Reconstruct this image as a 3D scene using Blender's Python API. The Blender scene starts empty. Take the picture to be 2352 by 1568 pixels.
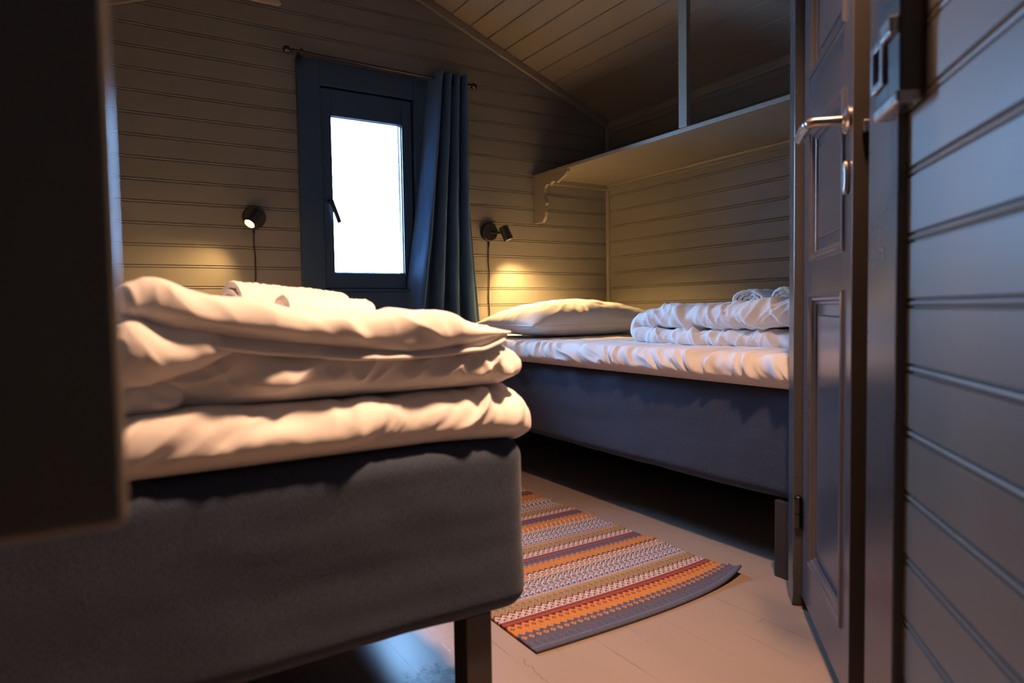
import bpy, bmesh, math, random
import numpy as np
from mathutils import Vector, Matrix

random.seed(4); RNG = np.random.default_rng(7)
sc = bpy.context.scene
COL = sc.collection
PI = math.pi

# ------------------------------------------------------------------ camera
H = 0.74
def make_camera():
    cd = bpy.data.cameras.new('camera'); co = bpy.data.objects.new('camera', cd); COL.objects.link(co)
    yaw, pitch, roll, fpx = 0.556851523, -0.0475714791, -0.0155278507, 1558.229
    f = Vector((math.sin(yaw)*math.cos(pitch), math.cos(yaw)*math.cos(pitch), math.sin(pitch)))
    r = Vector((math.cos(yaw), -math.sin(yaw), 0)); u = r.cross(f)
    c, s = math.cos(roll), math.sin(roll)
    r2 = c*r + s*u; u2 = -s*r + c*u
    co.matrix_world = Matrix(((r2.x, u2.x, -f.x, 0), (r2.y, u2.y, -f.y, 0), (r2.z, u2.z, -f.z, H), (0, 0, 0, 1)))
    cd.sensor_width = 36.0; cd.lens = fpx*36.0/2352.0
    cd.clip_start = 0.01; cd.clip_end = 200
    cd.dof.use_dof = True; cd.dof.focus_distance = 2.3; cd.dof.aperture_fstop = 3.2
    sc.camera = co
make_camera()

# ------------------------------------------------------------------ world, exposure
w = bpy.data.worlds.new('sky'); sc.world = w; w.use_nodes = True
bg = w.node_tree.nodes['Background']
bg.inputs['Color'].default_value = (0.31, 0.58, 1.0, 1); bg.inputs['Strength'].default_value = 60.0
sc.view_settings.view_transform = 'Standard'; sc.view_settings.look = 'None'
sc.view_settings.gamma = 1.0; sc.view_settings.exposure = 0.0
sc.view_settings.use_curve_mapping = False

# daylight portal in the window opening (guides sky light only, adds none)
def make_portal():
    l = bpy.data.lights.new('window_daylight_portal', 'AREA'); l.shape = 'RECTANGLE'; l.size = 0.40; l.size_y = 0.76
    l.cycles.is_portal = True
    o = bpy.data.objects.new('window_daylight_portal', l); COL.objects.link(o)
    o.location = (1.106, 3.060, 1.264); o.rotation_euler = (-PI/2, 0, 0)
make_portal()

# warm ceiling downlight over the foot of the beds (its shade is built below)
LAMP = Vector((0.94, 0.60, 2.02))
LAMP_AIM = Vector((-0.46, 0.72, -1.8))
def make_downlight():
    l = bpy.data.lights.new('ceiling_downlight_bulb', 'SPOT'); l.energy = 370; l.color = (1.0, 0.54, 0.30)
    l.spot_size = math.radians(104); l.spot_blend = 1.0; l.shadow_soft_size = 0.075
    o = bpy.data.objects.new('ceiling_downlight_bulb', l); COL.objects.link(o)
    o.location = LAMP; o.rotation_euler = LAMP_AIM.to_track_quat('-Z', 'Y').to_euler()
make_downlight()

# ------------------------------------------------------------------ tagging helpers
def tag(o, label=None, cat=None, group=None, kind=None):
    if label: o['label'] = label
    if cat: o['category'] = cat
    if group: o['group'] = group
    if kind: o['kind'] = kind
    return o
def empty(name, loc=(0, 0, 0)):
    o = bpy.data.objects.new(name, None); COL.objects.link(o); o.location = loc; o.empty_display_size = 0.05
    return o
def link(name, me, mat=None, parent=None, bevel=0, smooth=False, seg=2):
    o = bpy.data.objects.new(name, me); COL.objects.link(o)
    if mat: me.materials.append(mat)
    if parent is not None:
        o.parent = parent
        o.matrix_parent_inverse = Matrix.Translation(-Vector(parent.location))
    if bevel:
        b = o.modifiers.new('bevel', 'BEVEL'); b.width = bevel; b.segments = seg; b.limit_method = 'ANGLE'
        b.angle_limit = math.radians(40)
    if smooth:
        for p in me.polygons: p.use_smooth = True
    return o

class MB:
    def __init__(s): s.v = []; s.f = []
    def add(s, vs, fs):
        n = len(s.v); s.v += [tuple(v) for v in vs]; s.f += [tuple(i+n for i in f) for f in fs]
    def box(s, a, b, M=None):
        (x0, y0, z0), (x1, y1, z1) = a, b
        vs = [Vector(p) for p in ((x0,y0,z0),(x1,y0,z0),(x1,y1,z0),(x0,y1,z0),(x0,y0,z1),(x1,y0,z1),(x1,y1,z1),(x0,y1,z1))]
        if M: vs = [M @ p for p in vs]
        s.add(vs, [(3,2,1,0),(4,5,6,7),(0,1,5,4),(1,2,6,5),(2,3,7,6),(3,0,4,7)])
    def prism(s, prof, fn0, fn1):
        """closed 2D profile carried from fn0 to fn1"""
        n = len(prof)
        vs = [fn0(p) for p in prof] + [fn1(p) for p in prof]
        s.add(vs, [tuple(range(n))[::-1], tuple(range(n, 2*n))] + [(i, (i+1) % n, n+(i+1) % n, n+i) for i in range(n)])
    def tube(s, pts, r, n=12, caps=True):
        pts = [Vector(p) for p in pts]; rr = r if isinstance(r, (list, tuple)) else [r]*len(pts)
        vs = []; prev = None
        for i, p in enumerate(pts):
            t = (pts[min(i+1, len(pts)-1)] - pts[max(i-1, 0)]).normalized()
            if prev is None:
                a = t.orthogonal().normalized()
            else:
                a = (prev - t*prev.dot(t)).normalized()
            prev = a; b = t.cross(a)
            for k in range(n):
                an = 2*PI*k/n; vs.append(p + rr[i]*(a*math.cos(an) + b*math.sin(an)))
        fs = []
        for i in range(len(pts)-1):
            for k in range(n):
                fs.append((i*n+k, i*n+(k+1) % n, (i+1)*n+(k+1) % n, (i+1)*n+k))
        if caps:
            fs.append(tuple(range(n))[::-1]); fs.append(tuple((len(pts)-1)*n+k for k in range(n)))
        s.add(vs, fs)
    def lathe(s, prof, M, n=32, caps=True):
        """prof: (r, h) list; axis local z of M"""
        vs = []; fs = []
        for r, h in prof:
            for k in range(n):
                a = 2*PI*k/n; vs.append(M @ Vector((r*math.cos(a), r*math.sin(a), h)))
        for i in range(len(prof)-1):
            for k in range(n):
                fs.append((i*n+k, i*n+(k+1) % n, (i+1)*n+(k+1) % n, (i+1)*n+k))
        if caps and prof[0][0] > 1e-6: fs.append(tuple(range(n))[::-1])
        if caps and prof[-1][0] > 1e-6: fs.append(tuple((len(prof)-1)*n+k for k in range(n)))
        s.add(vs, fs)
    def mesh(s, name):
        me = bpy.data.meshes.new(name); me.from_pydata(s.v, [], s.f); me.update()
        bm = bmesh.new(); bm.from_mesh(me)
        bmesh.ops.remove_doubles(bm, verts=bm.verts, dist=1e-6)
        bmesh.ops.recalc_face_normals(bm, faces=bm.faces); bm.to_mesh(me); bm.free()
        return me
    def build(s, name, mat, parent=None, bevel=0, smooth=False, seg=2):
        return link(name, s.mesh(name), mat, parent, bevel, smooth, seg)

def auto_smooth(o, ang=35):
    me = o.data
    for p in me.polygons: p.use_smooth = True
    bm = bmesh.new(); bm.from_mesh(me)
    for e in bm.edges:
        if len(e.link_faces) == 2 and e.calc_face_angle(0) > math.radians(ang): e.smooth = False
    bm.to_mesh(me); bm.free()
    return o

# ------------------------------------------------------------------ materials
def mat_base(name):
    m = bpy.data.materials.new(name); m.use_nodes = True
    nt = m.node_tree; return m, nt, nt.nodes['Principled BSDF']
def N(nt, t, **kw):
    n = nt.nodes.new(t)
    for k, v in kw.items():
        if k.startswith('i_'): n.inputs[k[2:].replace('_', ' ')].default_value = v
        else: setattr(n, k, v)
    return n
def c4(c): return (c[0], c[1], c[2], 1)
def coords(nt, scale=(1, 1, 1)):
    tc = N(nt, 'ShaderNodeTexCoord'); mp = N(nt, 'ShaderNodeMapping'); mp.inputs['Scale'].default_value = scale
    nt.links.new(tc.outputs['Object'], mp.inputs['Vector']); return mp.outputs['Vector']
def paint(name, col, rough=0.4, var=0.12, bump=0.15, scale=(1, 1, 1), bscale=60, spec=0.5):
    m, nt, b = mat_base(name)
    v = coords(nt, scale)
    n1 = N(nt, 'ShaderNodeTexNoise'); n1.inputs['Scale'].default_value = 7; n1.inputs['Detail'].default_value = 6
    nt.links.new(v, n1.inputs['Vector'])
    mx = N(nt, 'ShaderNodeMix', data_type='RGBA')
    mx.inputs[6].default_value = c4([c*(1-var) for c in col]); mx.inputs[7].default_value = c4([min(1, c*(1+var)) for c in col])
    nt.links.new(n1.outputs['Fac'], mx.inputs[0]); nt.links.new(mx.outputs[2], b.inputs['Base Color'])
    n2 = N(nt, 'ShaderNodeTexNoise'); n2.inputs['Scale'].default_value = bscale; n2.inputs['Detail'].default_value = 4
    nt.links.new(v, n2.inputs['Vector'])
    bp = N(nt, 'ShaderNodeBump'); bp.inputs['Strength'].default_value = bump; bp.inputs['Distance'].default_value = 0.002
    nt.links.new(n2.outputs['Fac'], bp.inputs['Height']); nt.links.new(bp.outputs['Normal'], b.inputs['Normal'])
    mr = N(nt, 'ShaderNodeMapRange'); mr.inputs['To Min'].default_value = rough*0.85; mr.inputs['To Max'].default_value = min(1, rough*1.2)
    nt.links.new(n1.outputs['Fac'], mr.inputs['Value']); nt.links.new(mr.outputs['Result'], b.inputs['Roughness'])
    b.inputs['Specular IOR Level'].default_value = spec
    return m
def fabric(name, col, rough=0.9, weave=900, wbump=0.3, sheen=0.15, var=0.06, mottled=0.0, trans=0.0):
    m, nt, b = mat_base(name)
    v = coords(nt)
    n1 = N(nt, 'ShaderNodeTexNoise'); n1.inputs['Scale'].default_value = 12; n1.inputs['Detail'].default_value = 5
    nt.links.new(v, n1.inputs['Vector'])
    mx = N(nt, 'ShaderNodeMix', data_type='RGBA')
    mx.inputs[6].default_value = c4([c*(1-var) for c in col]); mx.inputs[7].default_value = c4([min(1, c*(1+var)) for c in col])
    nt.links.new(n1.outputs['Fac'], mx.inputs[0]); out = mx.outputs[2]
    wn = N(nt, 'ShaderNodeTexNoise'); wn.inputs['Scale'].default_value = weave; wn.inputs['Detail'].default_value = 2
    mp2 = N(nt, 'ShaderNodeMapping'); mp2.inputs['Scale'].default_value = (1, 1, 0.35)
    nt.links.new(v, mp2.inputs['Vector']); nt.links.new(mp2.outputs['Vector'], wn.inputs['Vector'])
    if mottled:
        cr = N(nt, 'ShaderNodeMapRange'); cr.inputs['From Min'].default_value = 0.3; cr.inputs['From Max'].default_value = 0.7
        cr.inputs['To Min'].default_value = 1-mottled; cr.inputs['To Max'].default_value = 1+mottled
        nt.links.new(wn.outputs['Fac'], cr.inputs['Value'])
        ml = N(nt, 'ShaderNodeVectorMath', operation='SCALE'); nt.links.new(out, ml.inputs[0]); nt.links.new(cr.outputs['Result'], ml.inputs['Scale'])
        out = ml.outputs[0]
    nt.links.new(out, b.inputs['Base Color'])
    bp = N(nt, 'ShaderNodeBump'); bp.inputs['Strength'].default_value = wbump; bp.inputs['Distance'].default_value = 0.0008
    nt.links.new(wn.outputs['Fac'], bp.inputs['Height']); nt.links.new(bp.outputs['Normal'], b.inputs['Normal'])
    b.inputs['Roughness'].default_value = rough; b.inputs['Specular IOR Level'].default_value = 0.2
    b.inputs['Sheen Weight'].default_value = sheen; b.inputs['Sheen Roughness'].default_value = 0.5
    if trans:
        tr = N(nt, 'ShaderNodeBsdfTranslucent'); nt.links.new(out, tr.inputs['Color'])
        ms = N(nt, 'ShaderNodeMixShader'); ms.inputs['Fac'].default_value = trans
        nt.links.new(b.outputs[0], ms.inputs[1]); nt.links.new(tr.outputs[0], ms.inputs[2])
        nt.links.new(ms.outputs[0], nt.nodes['Material Output'].inputs['Surface'])
    return m
def metal(name, col, rough=0.3, metallic=1.0):
    m, nt, b = mat_base(name)
    v = coords(nt); n = N(nt, 'ShaderNodeTexNoise'); n.inputs['Scale'].default_value = 80
    nt.links.new(v, n.inputs['Vector'])
    mr = N(nt, 'ShaderNodeMapRange'); mr.inputs['To Min'].default_value = rough*0.8; mr.inputs['To Max'].default_value = rough*1.25
    nt.links.new(n.outputs['Fac'], mr.inputs['Value']); nt.links.new(mr.outputs['Result'], b.inputs['Roughness'])
    b.inputs['Base Color'].default_value = c4(col); b.inputs['Metallic'].default_value = metallic
    return m
def emitter(name, col, strength):
    m, nt, b = mat_base(name)
    b.inputs['Base Color'].default_value = c4(col); b.inputs['Emission Color'].default_value = c4(col)
    b.inputs['Emission Strength'].default_value = strength
    return m

WALLC = (0.165, 0.158, 0.138)
M = {}
M['wall'] = paint('olive_grey_wall_paint', WALLC, 0.42, 0.05, 0.10, (1, 1, 1), 90)
M['ceil'] = paint('olive_grey_ceiling_paint', (0.19, 0.165, 0.13), 0.5, 0.06, 0.1)
M['trim'] = paint('olive_trim_paint', (0.19, 0.172, 0.13), 0.4, 0.05, 0.1)
M['shelf'] = paint('shelf_paint', (0.180, 0.165, 0.128), 0.45, 0.05, 0.12)
M['frame'] = paint('dark_window_paint', (0.022, 0.048, 0.098), 0.34, 0.1, 0.1)
M['door'] = paint('door_paint', (0.098, 0.097, 0.110), 0.20, 0.05, 0.12)
M['doorframe'] = paint('door_frame_paint', (0.075, 0.074, 0.078), 0.27, 0.06, 0.1)
M['cab'] = paint('wall_cabinet_paint', (0.26, 0.235, 0.19), 0.30, 0.05, 0.1)
M['white'] = paint('cream_batten_paint', (0.42, 0.37, 0.30), 0.5, 0.05, 0.1)
M['linen'] = fabric('white_cotton', (0.80, 0.78, 0.78), 0.85, 1400, 0.10, 0.1, 0.02)
M['terry'] = fabric('white_terry', (0.82, 0.80, 0.78), 0.95, 420, 0.9, 0.35, 0.04)
M['bed'] = fabric('charcoal_bed_weave', (0.037, 0.053, 0.093), 0.95, 700, 0.5, 0.12, 0.08, 0.35)
M['curtain'] = fabric('blue_curtain_weave', (0.050, 0.115, 0.22), 0.8, 900, 0.4, 0.1, 0.1, 0.2, 0.12)
M['leg'] = paint('dark_leg_stain', (0.032, 0.030, 0.032), 0.45, 0.1, 0.2)
M['black'] = paint('black_lamp_enamel', (0.012, 0.012, 0.014), 0.32, 0.05, 0.05)
M['cord'] = paint('black_cord', (0.010, 0.010, 0.011), 0.5, 0.05, 0.05)
M['rod'] = metal('dark_bronze_rod', (0.10, 0.08, 0.07), 0.3)
M['steel'] = metal('worn_steel', (0.45, 0.43, 0.42), 0.28)
M['darksteel'] = metal('dark_lock_metal', (0.10, 0.09, 0.085), 0.35)
M['brass'] = metal('satin_handle_metal', (0.50, 0.46, 0.43), 0.25)
M['edge'] = paint('shaded_door_edge_paint', (0.022, 0.016, 0.012), 0.55, 0.1, 0.1)  # shade on the door's end face, put into the colour
M['void'] = paint('black_void', (0.01, 0.01, 0.01), 0.9, 0.05, 0.05)
M['bulb'] = emitter('warm_bulb', (1.0, 0.62, 0.28), 60)
M['dlbulb'] = emitter('downlight_bulb', (1.0, 0.50, 0.26), 30)
M['outdoor'] = paint('outside_timber', (0.10, 0.09, 0.08), 0.7)

def glass_mat():
    m = bpy.data.materials.new('window_glass'); m.use_nodes = True; nt = m.node_tree
    nt.nodes.remove(nt.nodes['Principled BSDF'])
    g = N(nt, 'ShaderNodeBsdfGlossy'); g.inputs['Roughness'].default_value = 0.02
    t = N(nt, 'ShaderNodeBsdfTransparent'); t.inputs['Color'].default_value = (0.96, 0.98, 1, 1)
    fr = N(nt, 'ShaderNodeFresnel'); fr.inputs['IOR'].default_value = 1.35
    ms = N(nt, 'ShaderNodeMixShader'); nt.links.new(fr.outputs[0], ms.inputs[0])
    nt.links.new(t.outputs[0], ms.inputs[1]); nt.links.new(g.outputs[0], ms.inputs[2])
    nt.links.new(ms.outputs[0], nt.nodes['Material Output'].inputs['Surface'])
    return m
M['glass'] = glass_mat()

def floor_mat():
    """painted floorboards running into the room: seams every 0.095 m, partly filled with paint, and a worn scuffed patch"""
    m, nt, b = mat_base('painted_floorboards')
    tc = N(nt, 'ShaderNodeTexCoord'); sep = N(nt, 'ShaderNodeSeparateXYZ'); nt.links.new(tc.outputs['Object'], sep.inputs[0])
    def math_(op, a, bb=None, cc=None):
        n = N(nt, 'ShaderNodeMath', operation=op)
        for i, x in enumerate((a, bb, cc)):
            if x is None: continue
            if isinstance(x, (int, float)): n.inputs[i].default_value = x
            else: nt.links.new(x, n.inputs[i])
        return n.outputs[0]
    wob = N(nt, 'ShaderNodeTexNoise'); wob.inputs['Scale'].default_value = 9; nt.links.new(tc.outputs['Object'], wob.inputs['Vector'])
    xw = math_('ADD', sep.outputs[0], math_('MULTIPLY', wob.outputs['Fac'], 0.003))
    PW = 0.098
    t = math_('MULTIPLY', math_('ADD', xw, 0.046), 1/PW)
    fr = math_('FRACT', t); d = math_('MULTIPLY', math_('ABSOLUTE', math_('SUBTRACT', fr, 0.5)), PW)   # 0.049 at seam
    seam = math_('GREATER_THAN', d, PW/2-0.0009)
    # cross joints
    idx = math_('FLOOR', t)
    off = math_('MULTIPLY', math_('SINE', math_('MULTIPLY', idx, 12.9898)), 0.9)
    ty = math_('FRACT', math_('ADD', math_('MULTIPLY', sep.outputs[1], 0.62), off))
    cj = math_('LESS_THAN', ty, 0.0011)
    # seams fade in and out where paint has bridged them
    ns = N(nt, 'ShaderNodeTexNoise'); ns.inputs['Scale'].default_value = 6; ns.inputs['Detail'].default_value = 8
    mp = N(nt, 'ShaderNodeMapping'); mp.inputs['Scale'].default_value = (3, 1, 1)
    nt.links.new(tc.outputs['Object'], mp.inputs['Vector']); nt.links.new(mp.outputs['Vector'], ns.inputs['Vector'])
    mask = N(nt, 'ShaderNodeMapRange'); mask.inputs['From Min'].default_value = 0.42; mask.inputs['From Max'].default_value = 0.60
    nt.links.new(ns.outputs['Fac'], mask.inputs['Value'])
    line = math_('MULTIPLY', math_('MAXIMUM', seam, cj), mask.outputs['Result'])
    # jagged crack near the rug corner
    cn = N(nt, 'ShaderNodeTexNoise'); cn.inputs['Scale'].default_value = 26; cn.inputs['Detail'].default_value = 4; nt.links.new(tc.outputs['Object'], cn.inputs['Vector'])
    cx = math_('ADD', math_('MULTIPLY', math_('SUBTRACT', cn.outputs['Fac'], 0.5), 0.05), 0.745)
    dx = math_('ABSOLUTE', math_('SUBTRACT', sep.outputs[0], cx))
    crack = math_('MULTIPLY', math_('LESS_THAN', dx, 0.0010), math_('MULTIPLY', math_('LESS_THAN', sep.outputs[1], 1.185), math_('GREATER_THAN', sep.outputs[1], 0.9)))
    line = math_('MAXIMUM', line, math_('MULTIPLY', crack, 0.8))
    # scuffs under the bed: a patch of fine scratches of its own shape
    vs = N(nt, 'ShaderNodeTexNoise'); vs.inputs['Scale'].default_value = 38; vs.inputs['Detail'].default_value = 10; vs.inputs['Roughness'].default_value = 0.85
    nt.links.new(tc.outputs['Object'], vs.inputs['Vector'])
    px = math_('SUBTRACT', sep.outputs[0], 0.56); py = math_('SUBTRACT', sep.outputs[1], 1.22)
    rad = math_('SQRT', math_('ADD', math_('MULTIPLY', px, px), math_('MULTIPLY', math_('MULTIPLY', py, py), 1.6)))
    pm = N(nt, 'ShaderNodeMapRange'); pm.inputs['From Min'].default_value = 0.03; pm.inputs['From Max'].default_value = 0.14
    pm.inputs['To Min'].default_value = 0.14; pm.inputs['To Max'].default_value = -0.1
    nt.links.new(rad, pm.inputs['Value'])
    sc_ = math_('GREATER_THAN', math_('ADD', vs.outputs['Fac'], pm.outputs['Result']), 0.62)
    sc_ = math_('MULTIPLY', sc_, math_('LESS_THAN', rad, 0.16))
    spk = N(nt, 'ShaderNodeTexNoise'); spk.inputs['Scale'].default_value = 55; spk.inputs['Detail'].default_value = 2; nt.links.new(tc.outputs['Object'], spk.inputs['Vector'])
    speck = math_('GREATER_THAN', spk.outputs['Fac'], 0.765)
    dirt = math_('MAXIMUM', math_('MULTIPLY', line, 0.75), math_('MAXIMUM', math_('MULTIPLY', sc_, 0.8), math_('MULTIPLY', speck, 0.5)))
    n1 = N(nt, 'ShaderNodeTexNoise'); n1.inputs['Scale'].default_value = 3; n1.inputs['Detail'].default_value = 6; nt.links.new(mp.outputs['Vector'], n1.inputs['Vector'])
    base = N(nt, 'ShaderNodeMix', data_type='RGBA'); base.inputs[6].default_value = (0.300, 0.238, 0.195, 1); base.inputs[7].default_value = (0.35, 0.280, 0.230, 1)
    nt.links.new(n1.outputs['Fac'], base.inputs[0])
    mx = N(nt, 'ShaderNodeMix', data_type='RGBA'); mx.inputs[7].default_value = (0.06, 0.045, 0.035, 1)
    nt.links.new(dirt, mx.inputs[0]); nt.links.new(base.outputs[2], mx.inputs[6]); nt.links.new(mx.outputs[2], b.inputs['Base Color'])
    bp = N(nt, 'ShaderNodeBump'); bp.inputs['Strength'].default_value = 0.5; bp.inputs['Distance'].default_value = 0.002
    hgt = math_('SUBTRACT', math_('MULTIPLY', n1.outputs['Fac'], 0.5), math_('MAXIMUM', line, sc_))
    nt.links.new(hgt, bp.inputs['Height']); nt.links.new(bp.outputs['Normal'], b.inputs['Normal'])
    b.inputs['Roughness'].default_value = 0.30; b.inputs['Specular IOR Level'].default_value = 0.45
    return m
M['floor'] = floor_mat()

def rug_mat():
    m, nt, b = mat_base('woven_rug_yarn')
    at = N(nt, 'ShaderNodeAttribute', attribute_name='yarn')
    v = coords(nt); n = N(nt, 'ShaderNodeTexNoise'); n.inputs['Scale'].default_value = 900
    nt.links.new(v, n.inputs['Vector'])
    mr = N(nt, 'ShaderNodeMapRange'); mr.inputs['To Min'].default_value = 0.75; mr.inputs['To Max'].default_value = 1.2
    nt.links.new(n.outputs['Fac'], mr.inputs['Value'])
    ml = N(nt, 'ShaderNodeVectorMath', operation='SCALE'); nt.links.new(at.outputs['Color'], ml.inputs[0]); nt.links.new(mr.outputs['Result'], ml.inputs['Scale'])
    nt.links.new(ml.outputs[0], b.inputs['Base Color'])
    b.inputs['Roughness'].default_value = 0.95; b.inputs['Specular IOR Level'].default_value = 0.1
    return m
M['rug'] = rug_mat()

# ------------------------------------------------------------------ numpy noise
def _hash(ix, iy, iz, seed):
    h = (ix*374761393 + iy*668265263 + iz*2147483647 + seed*1274126177) & 0xffffffff
    h = ((h ^ (h >> 13))*1274126177) & 0xffffffff
    return ((h ^ (h >> 16)) & 0xffff)/65535.0
def vnoise(p, seed=0):
    p = np.asarray(p, float); i = np.floor(p).astype(np.int64); f = p-i; f = f*f*(3-2*f)
    r = 0
    for dx in (0, 1):
        for dy in (0, 1):
            for dz in (0, 1):
                wt = (f[:, 0] if dx else 1-f[:, 0])*(f[:, 1] if dy else 1-f[:, 1])*(f[:, 2] if dz else 1-f[:, 2])
                r = r + wt*_hash(i[:, 0]+dx, i[:, 1]+dy, i[:, 2]+dz, seed)
    return r
def fbm(p, o=4, seed=0):
    r = 0; a = 0.5; q = np.array(p, float)
    for k in range(o):
        r = r + a*vnoise(q, seed+k*17); q = q*2.03+11.3; a *= 0.5
    return r/(1-0.5**o)
def ridged(p, seed=0, k=2.0):
    n = vnoise(p, seed)*0.7+vnoise(np.asarray(p)*2.1+5, seed+3)*0.3
    return (1-np.abs(2*n-1))**k

def grid_faces(nu, nv, off=0, wrap_v=False):
    fs = []
    for i in range(nu-1):
        for j in range(nv-1):
            a = off+i*nv+j; fs.append((a, a+nv, a+nv+1, a+1))
    return fs
def rbox(nx, ny, nz, rr):
    """rounded cube surface in [-1,1]^3, rr = corner radius per axis (normalised)"""
    vd = {}; V = []; F = []
    def vid(i, j, k):
        key = (i, j, k)
        if key not in vd:
            vd[key] = len(V); V.append((2*i/nx-1, 2*j/ny-1, 2*k/nz-1))
        return vd[key]
    for i in range(nx):
        for j in range(ny):
            F.append((vid(i, j, nz), vid(i+1, j, nz), vid(i+1, j+1, nz), vid(i, j+1, nz)))
            F.append((vid(i, j, 0), vid(i, j+1, 0), vid(i+1, j+1, 0), vid(i+1, j, 0)))
    for i in range(nx):
        for k in range(nz):
            F.append((vid(i, 0, k), vid(i+1, 0, k), vid(i+1, 0, k+1), vid(i, 0, k+1)))
            F.append((vid(i, ny, k), vid(i, ny, k+1), vid(i+1, ny, k+1), vid(i+1, ny, k)))
    for j in range(ny):
        for k in range(nz):
            F.append((vid(0, j, k), vid(0, j, k+1), vid(0, j+1, k+1), vid(0, j+1, k)))
            F.append((vid(nx, j, k), vid(nx, j+1, k), vid(nx, j+1, k+1), vid(nx, j, k+1)))
    P = np.array(V); rr = np.array(rr, float)
    # spherified cube inside the corner zones
    core = np.clip(P, -(1-rr), (1-rr)); q = (P-core)/rr
    x, y, z = q[:, 0]**2, q[:, 1]**2, q[:, 2]**2
    s = np.stack([q[:, 0]*np.sqrt(np.maximum(0, 1-y/2-z/2+y*z/3)), q[:, 1]*np.sqrt(np.maximum(0, 1-z/2-x/2+z*x/3)), q[:, 2]*np.sqrt(np.maximum(0, 1-x/2-y/2+x*y/3))], 1)
    return core+s*rr, F
def vnormals(P, F):
    F = np.array(F); a, b, c, d = P[F[:, 0]], P[F[:, 1]], P[F[:, 2]], P[F[:, 3]]
    n = np.cross(c-a, d-b); out = np.zeros_like(P)
    for k in range(4): np.add.at(out, F[:, k], n)
    return out/(np.linalg.norm(out, axis=1, keepdims=True)+1e-12)
def np_obj(name, parts, mat, parent=None, smooth=True):
    V = []; F = []; n = 0
    for P, f in parts:
        V.append(P); F += [tuple(i+n for i in q) for q in f]; n += len(P)
    me = bpy.data.meshes.new(name); me.from_pydata(np.vstack(V).tolist(), [], F); me.update()
    bm = bmesh.new(); bm.from_mesh(me); bmesh.ops.recalc_face_normals(bm, faces=bm.faces); bm.to_mesh(me); bm.free()
    return link(name, me, mat, parent, smooth=smooth)
def sstep(a, b, x):
    t = np.clip((x-a)/(b-a), 0, 1); return t*t*(3-2*t)
def lerp(a, b, t): return a+(b-a)*t

# ================================================================== ROOM
XL, XR, YB, YF = -0.30, 2.523, 3.0, -1.30
RX, RZ, SL = 1.12, 2.335, 0.392          # ridge and slope of the gable
def ceil_z(x): return RZ-SL*abs(x-RX)

def bead_profile(z0, z1, pitch, phase):
    """(z, depth) points of beaded boarding; depth 0 = face, positive = into the wall"""
    cell = [(-0.0076, 0.0), (-0.0054, 0.0040), (-0.0042, 0.0040), (-0.0026, 0.0008), (0.0000, 0.0), (0.0026, 0.0008), (0.0042, 0.0044), (0.0052, 0.0044), (0.0076, 0.0)]
    pts = [(z0, 0.0)]
    k = math.floor((z0-phase)/pitch)-1
    while phase+k*pitch < z1+0.02:
        zc = phase+k*pitch
        for dz, dd in cell:
            if z0+1e-5 < zc+dz < z1-1e-5: pts.append((zc+dz, dd))
        k += 1
    pts.append((z1, 0.0))
    return pts
def boarding(mb, origin, udir, ndir, u0, u1, z0, z1, pitch, phase, thick=0.09):
    """ndir = into the wall"""
    o = Vector(origin); u = Vector(udir); n = Vector(ndir)
    prof = bead_profile(z0, z1, pitch, phase)+[(z1, thick), (z0, thick)]
    mb.prism(prof, lambda p: o+u*u0+n*p[1]+Vector((0, 0, p[0])), lambda p: o+u*u1+n*p[1]+Vector((0, 0, p[0])))
def clip_gable(me, pad=0.0):
    bm = bmesh.new(); bm.from_mesh(me)
    for sgn in (1, -1):
        bmesh.ops.bisect_plane(bm, geom=bm.verts[:]+bm.edges[:]+bm.faces[:], plane_co=(RX, 0, RZ+pad), plane_no=Vector((sgn*SL, 0, 1)).normalized(), clear_outer=True)
        es = [e for e in bm.edges if e.is_boundary]
        if es: bmesh.ops.holes_fill(bm, edges=es)
    bm.to_mesh(me); bm.free()
def struct(o, label=None):
    o['kind'] = 'structure'
    if label: o['label'] = label
    return o

PITCH_B, PH_B = 0.0840, 0.930
PITCH_R, PH_R = 0.0858, 0.765
mb = MB()
WX0, WX1, WZ0, WZ1 = 0.845, 1.365, 0.80, 1.745     # hole in the back wall
TB = 0.05
for (a, b_, z0, z1) in ((XL, WX0, 0, 2.4), (WX1, XR+0.09, 0, 2.4), (WX0, WX1, 0, WZ0), (WX0, WX1, WZ1, 2.4)):  # around the opening
    boarding(mb, (0, YB, 0), (1, 0, 0), (0, 1, 0), a, b_, z0, z1, PITCH_B, PH_B, thick=TB)
o = mb.build('wall_back', M['wall']); clip_gable(o.data); struct(o)
mb = MB(); boarding(mb, (XR, 0, 0), (0, 1, 0), (1, 0, 0), YF, YB, 0, ceil_z(XR), PITCH_R, PH_R)
struct(mb.build('wall_right', M['wall']))
mb = MB(); boarding(mb, (XL, 0, 0), (0, 1, 0), (-1, 0, 0), YF, YB, 0, ceil_z(XL), PITCH_B, PH_B)
struct(mb.build('wall_left', M['wall']))
mb = MB(); boarding(mb, (0, YF, 0), (1, 0, 0), (0, -1, 0), XL-0.09, XR+0.09, 0, 2.4, PITCH_B, PH_B)
o = mb.build('wall_front', M['wall']); clip_gable(o.data); struct(o)
mb = MB(); mb.box((XL-0.1, YF-0.1, -0.08), (XR+0.1, YB+0.1, 0.0)); struct(mb.build('floor', M['floor']))

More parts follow.
